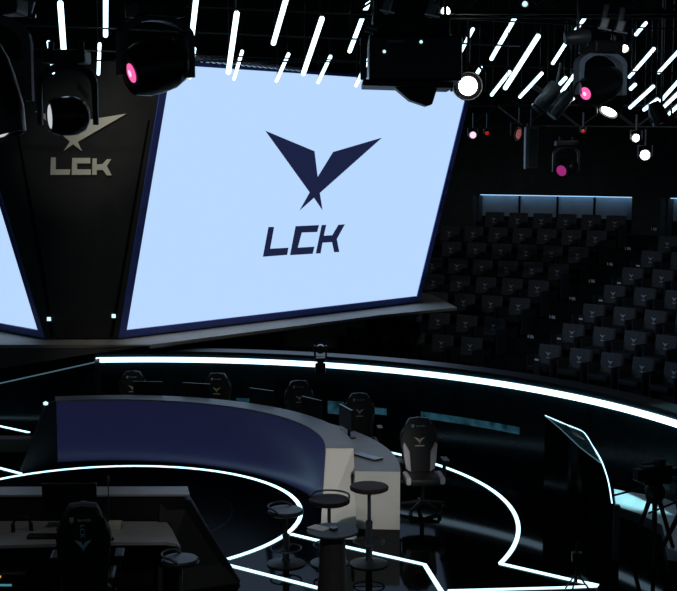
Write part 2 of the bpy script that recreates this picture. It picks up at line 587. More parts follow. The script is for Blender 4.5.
def build_screen(O, U, V, N, label, logo):
    t = thing('led_screen', label, 'screen', O)
    b = MB()
    b.prism([Vector((0, 0, 0)), U * W1, U * W1 + V * H1, V * H1], -N * .06)
    b.build('display_panel', 'screen', t)
    fw = .13
    b = MB()
    q = lambda a, c: U * a + V * c - N * .10
    b.prism([q(-fw, -fw), q(W1 + fw, -fw), q(W1 + fw, 0), q(-fw, 0)], N * .12)
    b.prism([q(-fw, H1), q(W1 + fw, H1), q(W1 + fw, H1 + fw * .4), q(-fw, H1 + fw * .4)], N * .12)
    b.prism([q(-fw, 0), q(0, 0), q(0, H1), q(-fw, H1)], N * .12)
    b.prism([q(W1, 0), q(W1 + fw, 0), q(W1 + fw, H1), q(W1, H1)], N * .12)
    b.build('frame', 'frame', t)
    b = MB()
    b.prism([U * -.05 + V * -.05 - N * .1, U * (W1 + .05) + V * -.05 - N * .1, U * (W1 + .05) + V * (H1 + .02) - N * .1, U * -.05 + V * (H1 + .02) - N * .1], -N * .35)
    b.build('housing', 'black', t)
    if logo:
        for nm, poly in (('emblem', BIRD), ('letter', LL), ('letter', LC), ('letter', LK)):
            b = MB()
            b.prism([P1(230 + x / 3.761, 110 + y / 3.761, .004) - O for x, y in poly], -N * .003)
            b.build(nm, 'navyink', t)
    return t


build_screen(BL, U1, V1, N1, 'large tilted pale-blue screen showing a navy bird emblem over LCK letters', True)
# its twin, mirrored across the corner
xm = (at(126.1, 329.8, ZB).x + at(38.6, 329.8, ZB).x) / 2
mir = lambda v: Vector((-v.x, v.y, v.z))
BLm = Vector((2 * xm - BL.x, BL.y, BL.z))
build_screen(BLm, mir(U1), mir(V1), mir(N1), 'pale-blue screen cut off by the left frame edge, left of the charcoal corner panel', False)
# charcoal corner panel between them
fo = .14
bl = BL - U1 * fo - V1 * fo
tl = BL - U1 * fo + V1 * (H1 + .05)
blm = Vector((2 * xm - bl.x, bl.y, bl.z)); tlm = Vector((2 * xm - tl.x, tl.y, tl.z))
t = thing('corner_panel', 'charcoal wedge panel with pale bird emblem and LCK letters between the two screens', 'sign', (0, 0, 0))
b = MB()
n3 = (bl - blm).cross(tl - bl).normalized()
if n3.y > 0: n3 = -n3
b.prism([blm, bl, tl, tlm], -n3 * .12)
b.build('panel', 'wedge', t)


def P3(x, y, off=0.006):
    d_ = ray(x, y); o_ = bl + n3 * off
    return CAM + d_ * ((o_ - CAM).dot(n3) / d_.dot(n3))


for pl in ([(40.0, 270), (44.5, 270), (54, 337), (50.5, 337)], [(14, 120), (16, 120), (44.5, 270), (40, 270)],
           [(121.5, 270), (124.5, 270), (113, 337), (109.5, 337)], [(148, 120), (150, 120), (124.5, 270), (121.5, 270)]):
    b = MB(); b.prism([P3(x, y, .002) for x, y in pl], n3 * .004); b.build('channel', 'seam', t)
for x, y in ((49, 319), (113.7, 316)):
    c = P3(x, y, .015); b = MB(); b.box(c, (.06, .02, .06)); b.build('marker_lamp', 'dotlamp', t)
f3 = lambda x, y: P3(x / 3.761, 130 + y / 3.761, .008)
for poly in ([(192, 103), (210, 103), (210, 148), (265, 148), (262, 168), (190, 168)],
             [(272, 105), (340, 105), (340, 125), (290, 125), (290, 148), (342, 148), (342, 168), (270, 168)],
             [(348, 107), (364, 107), (364, 130), (385, 128), (402, 110), (418, 110), (402, 135), (420, 170), (402, 170), (388, 150), (364, 150), (364, 168), (347, 168)]):
    b = MB(); b.prism([f3(x, y) for x, y in poly], n3 * .01); b.build('letter', 'logo', t)
b = MB()
b.prism([P3(35.3 + (x - 133) * .2073, 109.5 + (y - 78 + (133 - x) * 0.0 + (26 if x < 316 else 0) * 0) * .138, .008) for x, y in
         [(133, 88), (285, 150), (316, 235), (365, 158), (572, 108), (338, 312), (358, 378), (316, 330), (270, 378), (300, 310)]], n3 * .01)
b.build('emblem', 'logo', t)
# backing box and ledge
t = thing('screen_ledge', 'taupe projecting ledge with a pointed end under the hanging screens', 'ledge')
ZL = ZB - .14 * V1.z - .02
pe = [(457, 308), (433, 294.7)]
front = [at(457, 307.5, ZL), at(380, 315, ZL), at(180, 341, ZL), at(150, 344.6, ZL), at(80, 344.6, ZL), at(0, 344.8, ZL), at(-60, 345.5, ZL)]
poly = front + [at(-90, 345, ZL), blm.copy() + Vector((-6, 5.5, 0)), Vector((xm, bl.y + 1.2, ZL))]
back = [at(-90, 340, ZL)]
e2 = at(433, 294.7, ZL); e3 = at(422, 293, ZL)
# top of the ledge: from front edge to just behind the screens' feet
Q = BL - V1 * fo; Q.z = ZL
Qr = BR + U1 * .2; Qr.z = ZL
poly = front + [Vector((front[-1].x - .2, front[-1].y + 2.0, ZL)), Vector((blm.x - .6, blm.y + 1.0, ZL)), Vector((xm, bl.y + .9, ZL)), Vector((Q.x + .2, Q.y + .9, ZL)), Vector((e3.x - .1, e3.y + .3, ZL)), e2]
poly = [Vector((p.x, p.y, ZL - .05)) for p in poly]
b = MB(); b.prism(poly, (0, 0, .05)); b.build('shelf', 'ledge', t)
b = MB()
for p0, p1 in zip(front[:4], front[1:4]):
    d_ = (p1 - p0).normalized(); nn = Vector((-d_.y, d_.x, 0)); nn = nn if nn.y > 0 else -nn
    z0 = Vector((0, 0, ZL - .07 - p0.z))
    b.prism([p0 + z0, p1 + z0, p1 + z0 + nn * .04, p0 + z0 + nn * .04], (0, 0, .02))
b.build('lip', 'dgrey', t)
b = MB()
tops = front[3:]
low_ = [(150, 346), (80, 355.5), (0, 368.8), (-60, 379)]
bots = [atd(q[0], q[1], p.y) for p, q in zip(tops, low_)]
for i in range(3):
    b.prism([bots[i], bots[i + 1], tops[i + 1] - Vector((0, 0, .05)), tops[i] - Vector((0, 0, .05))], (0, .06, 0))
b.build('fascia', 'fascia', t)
# black base that carries the screens, set back under the ledge
t = thing('screen_plinth', 'black plinth in shadow under the taupe ledge', 'plinth')
b = MB()
pc = Vector((xm, bl.y + .75, 0))
qr = pc + U1 * 3.3; qr.z = 0
ql = Vector((2 * xm - qr.x, qr.y, 0))
b.prism([Vector((pc.x, pc.y, -.9)), Vector((qr.x, qr.y, -.9)), Vector((qr.x - 1, qr.y + 1, -.9)), Vector((pc.x, pc.y + 1.8, -.9)), Vector((ql.x + 1, ql.y + 1, -.9)), Vector((ql.x, ql.y, -.9))], (0, 0, .9 + ZL - .06))
b.build('body', 'seam', t)
# silver duct above the screen top
p0, p1 = P1(176, 55, .15), P1(306, 70, .15)
b = MB(); N = 90
pts = [p0.lerp(p1, i / N) for i in range(N + 1)]
b.tube(pts, [(.075 if i % 4 < 2 else .055) * (1 - .55 * i / N) for i in range(N + 1)], 12)
tag(b.build('flexible_duct', 'foil'), 'silver corrugated flexible duct lying along the top of the large screen', 'duct')

# ------------------------------------------------------------------ floor light lines


def line(pts, w, label, m='strip', z=0.012):
    """flat raised diffuser ribbon along floor points"""
    b = MB()
    P = [Vector((p.x, p.y, 0)) for p in pts]
    L, Rr = [], []
    for i, p in enumerate(P):
        if i == 0: d_ = P[1] - P[0]
        elif i == len(P) - 1: d_ = P[-1] - P[-2]
        else: d_ = (P[i + 1] - p).normalized() + (p - P[i - 1]).normalized()
        d_.normalize(); n_ = Vector((-d_.y, d_.x, 0))
        L.append(p + n_ * w / 2); Rr.append(p - n_ * w / 2)
    bm = b.bm
    rows = [[bm.verts.new(l), bm.verts.new(r), bm.verts.new(r + Vector((0, 0, z))), bm.verts.new(l + Vector((0, 0, z)))] for l, r in zip(L, Rr)]
    for A_, B_ in zip(rows, rows[1:]):
        for k in range(4):
            bm.faces.new((A_[k], A_[(k + 1) % 4], B_[(k + 1) % 4], B_[k]))
    bm.faces.new(rows[0][::-1]); bm.faces.new(rows[-1])
    return tag(b.build('floor_light_strip', m), label, 'light strip')


def circ(c, r, a0, a1, n=60):
    return [Vector((c[0] + r * math.cos(math.radians(a0 + (a1 - a0) * i / n)), c[1] + r * math.sin(math.radians(a0 + (a1 - a0) * i / n)), 0)) for i in range(n + 1)]


C1, R1 = (-2.86, 14.88), 2.40
C2, R2 = (-2.30, 14.88), 4.45


def aof(c, P): return math.degrees(math.atan2(P.y - c[1], P.x - c[0]))


WL = .048
jp = at(291, 534.5, 0)
line(circ(C1, R1, aof(C1, at(224, 558, 0)), 140, 80), WL, 'glowing ring on the floor around the stage centre, in front of the far desk')
line([jp, at(320, 541.5, 0), at(424.5, 565, 0), at(442, 593, 0), at(452, 610, 0)], WL, 'glowing floor line running from the ring past the stools and bending towards us')
line([at(228, 565.5, 0), at(318, 588.5, 0), at(345, 595.5, 0)], WL, 'glowing floor line at the bottom left of the round pedestal table')
line(circ(C2, R2, aof(C2, at(500.5, 563.7, 0)), aof(C2, at(386, 451.5, 0)), 60), WL, 'glowing arc on the floor curving behind the white-winged gaming chair')
line([at(500, 564, 0), at(566, 579.2, 0), at(598, 585.8, 0)], WL, 'glowing floor line from the end of the right arc to the glass barrier')
line([at(448, 591.3, 0), at(562, 588.2, 0), at(597, 586.6, 0)], WL * .8, 'glowing floor line lowest at the right, along the frame bottom')
line([at(-40, 418, 0), at(0, 426.5, 0), at(29, 432.7, 0)], WL, 'short glowing floor line at the far left behind the desk wing', z=.012)
line([at(-40, 458, 0), at(0, 468.5, 0), at(21, 474, 0)], WL, 'glowing floor line meeting the ring at the left frame edge')
b = MB(); b.prism([Vector((p.x, p.y, .0)) for p in circ(C1, R1 - .03, 0, 354, 59)], (0, 0, .004)); struct(b.build('floor', 'disc'))
# faint concentric joints in the stage floor
b = MB()
for c, r, a0, a1 in (((-.87, 15.57), 4.01, -15, 75), (C1, 1.55, -60, 200)):
    b.arc(c, r, r + .02, -.01, .006, a0, a1, 60)
struct(b.build('trim_6', 'rimwall'))

# ------------------------------------------------------------------ far desk
DC = (-3.17, 14.56)
RA, RB, RD = 3.02, 3.35, 3.90
ZC, ZTb = .90, .68
t = thing('player_desk', 'long curved desk with navy front screen and white end panels, far side of the ring', 'desk')
b = MB(); b.arc(DC, RA, RA + .03, .02, ZC - .01, 0, 106, 90); b.build('front_screen', 'led', t)
b = MB(); b.arc(DC, RA - .005, RA + .03, 0, .02, 0, 106, 80); b.build('kick_plate', 'black', t)
b = MB(); b.arc(DC, RA - .008, RB, ZC - .015, ZC + .005, 0, 106, 100); b.build('counter_top', 'top', t)
b = MB()
xa, xb = DC[0] + RA, DC[0] + RB
b.prism([(xa, DC[1], ZC), (xb, DC[1], ZC), (xb + .03, DC[1] - .46, 0), (xa - .06, DC[1] - .40, 0)], (0, .04, 0), .006)
b.prism([(xa, DC[1], ZC - .01), (xa, DC[1] + .1, ZC - .01), (xa, DC[1] + .1, 0), (xa - .06, DC[1] - .40, 0)], (.02, 0, 0))
b.prism([(xb - .02, DC[1], ZC - .01), (xb - .02, DC[1] + .1, ZC - .01), (xb - .02, DC[1] + .1, 0), (xb + .01, DC[1] - .40, 0)], (.02, 0, 0))
b.build('end_panel', 'white', t)
b = MB(); b.arc(DC, RB - .03, RB, ZTb + .0, ZC - .02, 0, 106, 80); b.build('back_rail', 'top', t)
b = MB(); b.arc(DC, RB, RD, ZTb - .03, ZTb, -4, 106, 100); b.build('tabletop', 'top', t)
b = MB(); b.arc(DC, RB + .02, RD, 0, ZTb - .0, -4.7, -4, 1); b.build('end_panel', 'white', t)
b = MB(); b.arc(DC, RB - .02, RB, 0, ZTb - .03, -3.9, 106, 60); b.build('modesty_panel', 'black', t)
# wing at the left end
a_ = Vector((DC[0] + RA * math.cos(math.radians(106)), DC[1] + RA * math.sin(math.radians(106)), 0))
w0 = at(20, 473, 0); w1 = Vector((at(46, 403, ZC).x, at(46, 403, ZC).y, ZC))
b = MB(); b.prism([a_, Vector((a_.x, a_.y, ZC)), w1, w0], (0, .06, 0)); b.build('wing_panel', 'black', t)
b = MB(); b.tube([w0 + Vector((0, -.01, .01)), w1], .012, 6); b.build('edge_trim', 'dgrey', t)
b = MB(); b.lathe([(0, -.03), (.03, -.02), (.035, .01), (0, .03)], w1 + Vector((0, -.02, .0))); b.build('corner_lamp', 'dotlamp', t)

# tan side block in the dark at the far left
P = at(8, 452, 0)
b = MB(); b.box((0, 0, .10), (.75, .25, .20), None, .01)
o = b.build('storage_crate', 'tan'); o.location = P + Vector((-.05, .1, 0))
tag(o, 'dim tan box behind the black desk wing at the left frame edge', 'box')


# ------------------------------------------------------------------ gaming chairs
def gaming_chair(label, loc, rz, bolster, logo, scale=1.0, back_logo=False):
    t = thing('gaming_chair', label, 'chair', loc, rz, None, scale)
    lean = math.radians(8)

    def T(x, y, z):   # tilt about the seat hinge
        dz = z - .46
        return Vector((x, .22 + y * math.cos(lean) + dz * math.sin(lean), .46 + dz * math.cos(lean) - y * math.sin(lean)))
    half = [(.0, .40), (.16, .40), (.19, .46), (.21, .60), (.235, .80), (.245, .90), (.225, .97), (.175, 1.03), (.15, 1.10), (.12, 1.145), (.0, 1.155)]
    out = [(x, z) for x, z in half] + [(-x, z) for x, z in half[-2:0:-1]]
    b = MB(); b.prism([T(x, -.05, z) for x, z in out], T(0, .06, .46) - T(0, -.05, .46), .025)
    br = b.build('backrest', 'leather', t, True)
    for s in (-1, 1):
        b = MB()
        b.prism([T(s * x, -.10, z) for x, z in ((.12, .46), (.185, .50), (.205, .62), (.225, .80), (.20, .84), (.135, .72))], T(0, .06, 0) - T(0, 0, 0), .015)
        b.build('bolster', bolster, t, True)
    sgn = 1 if back_logo else -1
    y = .066 if back_logo else -.056
    b = MB(); b.prism([T((-x if back_logo else x), y, z) for x, z in small_bird(.15 if back_logo else .14, .86 if not back_logo else .84)], T(0, sgn * .004, 0) - T(0, 0, 0)); b.build('emblem', logo, br)
    if not back_logo:
        b = MB(); b.prism([T(x, y, z) for x, z in ((-.06, .785), (.06, .785), (.06, .80), (-.06, .80))], T(0, -.004, 0) - T(0, 0, 0)); b.build('emblem', logo, br)
    mw = Matrix.Translation(T(.015 if not back_logo else -.015, y + sgn * .003, 1.035)) @ Matrix.Rotation(-lean, 4, 'X') @ (Matrix.Rotation(PI, 4, 'Z') if back_logo else Matrix()) @ Matrix.Rotation(PI / 2, 4, 'X')
    text('Secretlab', .032, 'wordmark', 'stitch', br, mw)
    sx = -.085 if not back_logo else .095
    b = MB(); b.prism([T(sx + x * .9, y, z) for x, z in ((-.022, 1.065), (.022, 1.065), (.018, 1.035), (0, 1.02), (-.018, 1.035))], T(0, sgn * .004, 0) - T(0, 0, 0)); b.build('badge', 'stitch', br)
    if back_logo:
        mw = Matrix.Translation(T(.022, y + .004, .955)) @ Matrix.Rotation(-lean, 4, 'X') @ Matrix.Rotation(PI, 4, 'Z') @ Matrix.Rotation(PI / 2, 4, 'X') @ Matrix.Rotation(-PI / 2, 4, 'Z')
        text('LCK', .058, 'wordmark', 'teal', br, mw)
    b = MB(); b.box((0, -.02, .43), (.46, .48, .09), None, .035); b.build('seat', 'leather', t, True)
    for s in (-1, 1):
        b = MB(); b.box((s * .215, -.10, .455), (.07, .36, .10), None, .03); b.build('seat_wing', bolster, t, True)
        b = MB(); b.box((s * .29, -.02, .66), (.085, .25, .035), None, .012); b.box((s * .285, .02, .52), (.04, .06, .26), None, .01); b.box((s * .22, .02, .38), (.16, .06, .03)); b.build('armrest', 'black', t)
    b = MB(); b.tube([(0, 0, .10), (0, 0, .38)], .028, 12); b.box((0, 0, .375), (.2, .25, .03)); b.build('gas_lift', 'black', t)
    b = MB()
    for k in range(5):
        a = 2 * PI * k / 5 + .3
        b.tube([(0, 0, .12), (.3 * math.cos(a), .3 * math.sin(a), .075)], [.035, .02], 8)
    b.build('star_base', 'chrome' if back_logo else 'black', t)
    for k in range(5):
        a = 2 * PI * k / 5 + .3
        b = MB(); b.lathe([(0, -.022), (.028, -.022), (.03, 0), (.028, .022), (0, .022)], (.31 * math.cos(a), .31 * math.sin(a), .032), Matrix.Rotation(PI / 2, 3, 'Y'), 12)
        b.build('caster', 'gloss', t)
    return t


def arc_at_px(px, r):
    best = min(((abs(px_of((DC[0] + r * math.cos(math.radians(a / 4)), DC[1] + r * math.sin(math.radians(a / 4)), .9)) - px), a / 4) for a in range(-20, 480)), key=lambda q: q[0])
    a = math.radians(best[1])
    return Vector((DC[0] + r * math.cos(a), DC[1] + r * math.sin(a), 0)), a


cl = ['black gaming chair behind the far desk, leftmost of that row', 'black gaming chair behind the far desk, second from the left',
      'black gaming chair with gold bird emblem near the middle of the far desk', 'black gaming chair with gold bird emblem beside the desk-end monitor']
for i, (px, lab) in enumerate(zip((131, 213.5, 300.5, 361), cl)):
    P, a = arc_at_px(px, 4.42 if i < 3 else 4.32)
    rz = math.atan2(P.y, P.x) - PI / 2       # faces the viewer's side
    rz = .5 * rz + .5 * (a - PI / 2) if i < 2 else rz + .1
    gaming_chair(lab, P, rz, 'leather', 'gold', .90)
P = at(422, 511, 0)
gaming_chair('black gaming chair with white side wings at the right end of the desk', P, .10, 'wleather', 'gold', .97)
P = Vector((at(82, 525, 1.0).x * .965, 10.90, 0))
gaming_chair('large black gaming chair seen from behind at the near desk, teal bird emblem', P, PI + .10, 'leather', 'teal', 1.0, True).scale = (.97, 1.0, 1.17)


# ------------------------------------------------------------------ monitors and desk things
def monitor(label, loc, rz, s=1.0, flat=True):
    t = thing('computer_monitor', label, 'monitor', loc, rz, None, s)
    b = MB(); b.box((0, 0, .31), (.55, .03, .33), None, .006); b.box((0, .03, .31), (.30, .04, .2), None, .01); b.build('display', 'gloss', t)
    b = MB(); b.box((0, .05, .13), (.05, .03, .26)); b.build('stand', 'black', t)
    b = MB(); b.box((0, .03, .01), (.26, .18, .016), None, .004); b.build('foot', 'black', t)
    return t


ml = ['leftmost black monitor on the far desk, in front of the leftmost chair', 'second black monitor from the left on the far desk', 'black monitor between the middle chairs of the far desk',
      'black monitor on the far desk just left of the desk-end monitor', 'black monitor seen side-on near the right end of the far desk']
for i, px in enumerate((148, 196, 262, 312, 346)):
    P, a = arc_at_px(px, 3.62)
    monitor(ml[i], P + Vector((0, 0, ZTb)), a - PI / 2 if i < 4 else a - PI / 2 - .1, .8 if i < 4 else .85)


def headset(label, loc, rz, m='black'):
    t = thing('headset', label, 'headset', loc, rz)
    b = MB(); b.tube([(.085 * math.cos(a), 0, .05 + .10 * math.sin(a)) for a in [i * PI / 10 for i in range(11)]], .012, 8); b.build('headband', m, t)
    for s in (-1, 1):
        b = MB(); b.lathe([(0, -.02), (.04, -.018), (.045, 0), (.04, .018), (0, .02)], (s * .085, 0, .045), Matrix.Rotation(PI / 2, 3, 'Y'), 14); b.build('ear_cup', 'gloss', t)
    return t


P, a = arc_at_px(338, 3.45); headset('black headset with pale gold glints on the far desk, left of the desk-end monitor', P + Vector((0, 0, ZTb)), .4, 'gold')
P, a = arc_at_px(366, 3.6)
b = MB(); b.box((0, 0, .0125), (.40, .14, .02), None, .004); o = b.build('keyboard', 'gloss'); o.location = P + Vector((.02, -.35, ZTb)); o.rotation_euler = (0, 0, -.9)
tag(o, 'dark keyboard on the grey tabletop near the white desk end', 'keyboard')

# ------------------------------------------------------------------ near desk (seen from behind)
t = thing('player_desk', 'dark near desk seen from behind with two grey worktops, bottom left', 'desk')
x1 = -1.50
y0, y1 = 12.27, 12.62
b = MB(); b.prism([(-5, y0 + .0, ZC + .03), (x1, y0 + .04, ZC + .03), (x1 - .06, y1, ZC + .03), (-5, y1 - .03, ZC + .03)], (0, 0, .02)); b.build('counter_top', 'topdim', t)
b = MB(); b.box((-3.3, y1 - .06, .44), (3.4, .03, .86)); b.build('front_screen', 'led', t)
b = MB(); b.box((-3.3, y0 + .06, .82), (3.5, .03, .22)); b.box((-3.3, y0 + .06, .36), (3.5, .03, .7)); b.build('back_panel', 'black', t)
tp = [at(-60, 521, ZTb), at(60, 521, ZTb), at(155, 521.5, ZTb), at(167, 522.5, ZTb), at(173, 531, ZTb), at(181, 548, ZTb), at(176, 543.5, ZTb), at(165, 542, ZTb), at(100, 542.5, ZTb), at(0, 545.5, ZTb), at(-60, 547, ZTb)]
for p in tp: p.z = ZTb - .03
b = MB(); b.prism(tp, (0, 0, .03)); b.build('tabletop', 'topdim', t)
b = MB()
e0, e1 = at(167, 522.5, ZTb), at(181, 548, ZTb)
b.prism([e0 - Vector((0, 0, .03)), e1 - Vector((0, 0, .03)), Vector((e1.x, e1.y, 0)), Vector((e0.x, e0.y, 0))], (-.03, 0, 0))
b.build('end_panel', 'black', t)
wt = Vector((x1, y0 + .02, ZC)); wb = at(240, 583, 0)
b = MB(); b.prism([wt, wb, Vector((wt.x - .12, y1, 0)), Vector((x1 - .06, y1, ZC))], (-.04, .0, 0))
b.prism([Vector((x1 - .02, y0 + .02, ZC - .03)), wb, Vector((x1 - .3, wb.y - .35, 0)), Vector((x1 - .3, y0 + .02, ZC - .03))], (0, .03, 0))
b.build('wing_panel', 'black', t)
b = MB(); b.tube([wt, wb + Vector((0, 0, .02))], .009, 6); b.build('edge_trim', 'dgrey', t)
P = at(74, 520, ZTb); monitor('black monitor standing on the near desk behind the large gaming chair', Vector((P.x * .99, 12.02, ZTb)), 0.03, .97)
P = at(109, 522, ZTb)
t = thing('gooseneck_microphone', 'thin black gooseneck microphone rising from the near desk', 'microphone', P)
b = MB(); b.lathe([(.0, 0), (.05, 0), (.05, .012), (.02, .03), (0, .03)]); b.build('base', 'black', t)
b = MB(); b.tube([(0, 0, .02), (0, 0, .25), (0, 0, .42)], .006, 8); b.build('neck', 'dgrey', t)
b = MB(); b.lathe([(0, .40), (.013, .41), (.015, .45), (.01, .475), (0, .48)]); b.build('capsule', 'dgrey', t)
P = at(115, 528, ZTb)
b = MB(); b.box((0, 0, .03), (.13, .14, .06), None, .006); b.box((0, 0, .061), (.132, .02, .002)); o = b.build('carton', 'pbox'); o.location = P; o.rotation_euler = (0, 0, .05)
tag(o, 'small pale green carton on the near desk right of the gaming chair', 'box')
P = at(111, 540, ZTb)
b = MB(); b.lathe([(0, 0), (.03, 0), (.033, .012), (.022, .03), (0, .035)]); o = b.build('computer_mouse', 'gloss', None, True); o.location = P; o.scale = (.9, 1.5, 1)
tag(o, 'small black mouse in front of the pale green carton', 'mouse')
headset('black headset with a bronze glint lying on the near desk, left', at(22, 531, ZTb), .3)
P = at(43, 538, ZTb)
b = MB(); b.box((0, 0, .0125), (.34, .13, .02), None, .004); o = b.build('keyboard', 'gloss'); o.location = P + Vector((.02, .02, 0)); tag(o, 'black keyboard on the near desk left of the large gaming chair', 'keyboard')
P = Vector((at(10, 560, .5).x * .97, 11.35, 0))
t = thing('desktop_computer', 'black desktop computer with teal and amber indicators under the near desk', 'computer', P)
b = MB(); b.box((0, 0, .27), (.34, .45, .50), None, .01); b.build('case', 'gloss', t)
b = MB(); b.box((-.02, -.228, .42), (.13, .01, .018)); b.build('indicator', 'tealled', t)
b = MB(); b.box((-.06, -.228, .50), (.018, .01, .02)); b.build('indicator', 'amber', t)


# ------------------------------------------------------------------ stools and pedestal table
def stool(label, loc, h, m='wood', back=False, rz=0.0, metal='dgrey', sw=.205):
    t = thing('bar_stool', label, 'stool', loc, rz)
    b = MB(); b.lathe([(0, h - .055), (sw - .03, h - .055), (sw, h - .04), (sw + .003, h - .015), (sw - .012, h), (0, h + .003)], n=40); b.build('seat', m, t, True)
    b = MB(); b.lathe([(0, 0), (.20, 0), (.205, .012), (.16, .028), (.05, .045), (.04, .06), (0, .06)], n=36); b.build('base', metal, t, True)
    b = MB(); b.tube([(0, 0, .03), (0, 0, h * .52)], .036, 16); b.lathe([(0, h * .52), (.040, h * .52), (.036, h * .55), (.022, h * .56), (0, h * .56)], n=16); b.build('column', metal, t, True)
    b = MB(); b.tube([(0, 0, h * .5), (0, 0, h - .05)], .019, 12); b.build('piston', metal, t, True)
    b = MB(); b.tube([(.165 * math.cos(2 * PI * i / 32), .165 * math.sin(2 * PI * i / 32) - .0, h * .29) for i in range(32)], .009, 8, True)
    b.tube([(-.165, 0, h * .29), (-.03, 0, h * .29)], .008, 6); b.tube([(.165, 0, h * .29), (.03, 0, h * .29)], .008, 6)
    b.build('footrest', 'dgrey', t, True)
    if back:
        b = MB()
        pts = []
        for i in range(17):
            a = PI * (.02 + .96 * i / 16)
            pts.append((sw * .98 * math.cos(a), sw * .98 * math.sin(a), h + .0 + .035 * min(1, math.sin(a) * 2.2)))
        b.tube(pts, .011, 8); b.build('backrest', 'dgrey', t, True)
    return t


stool('round brown-topped bar stool with no backrest in front of the white desk end', at(369, 564, 0), .86)
stool('brown bar stool with low hoop back behind the pedestal table', at(329, 571, 0) + Vector((0, .25, 0)), .71, 'wood', True, -.3, 'dgrey', .22)
stool('dark bar stool standing on the glowing ring, leftmost of the stools by the pedestal table', at(286, 564, 0), .60, 'leather', True, 1.2, 'black', .19)
P = at(180, 558, .80)
stool('black swivel stool with low back beside the near desk end', Vector((P.x, P.y, 0)), .80, 'leather', True, 1.6, 'dgrey', .165)
PT = at(332.5, 530, .92)
t = thing('pedestal_table', 'round charcoal high table on a tapering pedestal among the bar stools', 'table', (PT.x, PT.y, 0))
b = MB(); b.lathe([(0, .895), (.22, .895), (.237, .902), (.24, .912), (.234, .92), (0, .92)], n=48); b.build('tabletop', 'stable', t, True)
b = MB(); b.lathe([(0, 0), (.175, 0), (.17, .05), (.145, .3), (.125, .6), (.118, .86), (.16, .895), (0, .895)], n=40); b.build('pedestal', 'stable', t, True)
b = MB(); b.box((0, 0, .002), (.13, .19, .003), Matrix.Rotation(.9, 3, 'Z')); o = b.build('paper_sheet', 'paper'); o.location = at(319, 528, .921)
tag(o, 'folded white paper on the left of the round charcoal table', 'paper')
b = MB(); b.lathe([(0, 0), (.04, 0), (.042, .008), (.038, .016), (.02, .018), (0, .012)], n=24); o = b.build('ashtray', 'gloss', None, True); o.location = at(333.5, 529, .921)
tag(o, 'small black dish at the middle of the round charcoal table', 'dish')
# white paper leaning behind
P = at(350, 538, 0)
b = MB(); b.box((0, 0, .004), (.16, .10, .008)); o = b.build('paper_stack', 'paper'); o.location = P
tag(o, 'low white slip on the floor behind the pedestal table', 'paper')

# ------------------------------------------------------------------ glass barrier with lit edge at right
t = thing('curved_barrier', 'curved dark glass barrier with glowing upper edge at the right of the stage', 'barrier')
top = [at(545, 415.5, 1.05), at(566, 424.5, 1.0), at(583, 432, .93), at(592, 445, .86), at(601, 460, .80), at(608, 480, .72), at(612, 503, .64)]
bot = [Vector((p.x, p.y, 0)) for p in top]
def smooth(P, n=6):
    out_ = []
    for i in range(len(P) - 1):
        p0, p1, p2, p3 = P[max(i - 1, 0)], P[i], P[i + 1], P[min(i + 2, len(P) - 1)]
        for k in range(n):
            t_ = k / n
            out_.append(.5 * ((2 * p1) + (p2 - p0) * t_ + (2 * p0 - 5 * p1 + 4 * p2 - p3) * t_ ** 2 + (3 * p1 - p0 - 3 * p2 + p3) * t_ ** 3))
    return out_ + [P[-1]]


top = smooth(top)
bot = [Vector((p.x, p.y, 0)) for p in top]
b = MB()
for i in range(len(top) - 1):
    b.prism([bot[i], bot[i + 1], top[i + 1], top[i]], (.02, .01, 0))
b.build('glass', 'disc', t, True)
b = MB(); b.tube(top[:], .007, 8); b.build('lit_edge', 'strip', t)
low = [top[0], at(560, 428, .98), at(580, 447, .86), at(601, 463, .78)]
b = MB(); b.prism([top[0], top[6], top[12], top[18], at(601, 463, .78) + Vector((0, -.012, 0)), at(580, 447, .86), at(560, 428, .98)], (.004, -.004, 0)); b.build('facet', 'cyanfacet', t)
b = MB(); b.tube([p + Vector((-.005, -.006, 0)) for p in low], .005, 6); b.build('inner_edge', 'dimglow', t)
b = MB(); P = at(614, 573, 0); b.box((top[-1].x + .05, top[-1].y, .31), (.07, .06, .62), None, .006); b.build('end_post', 'dgrey', t)

# pale deck behind the barrier, added to stand in for bright cyan floor light
t = thing('floor_light_deck', 'pale deck added for the cyan floor light behind the camera, right frame edge', 'platform')
pr = [at(614, 489, .12), at(677, 500, .12), at(720, 508, .12), at(720, 560, .12), at(668, 549, .12), at(662, 525, .12), at(640, 514, .12), at(616, 506, .12)]
b = MB(); b.prism([Vector((p.x, p.y, 0)) for p in pr], (0, 0, .12)); b.build('deck', 'patch', t)


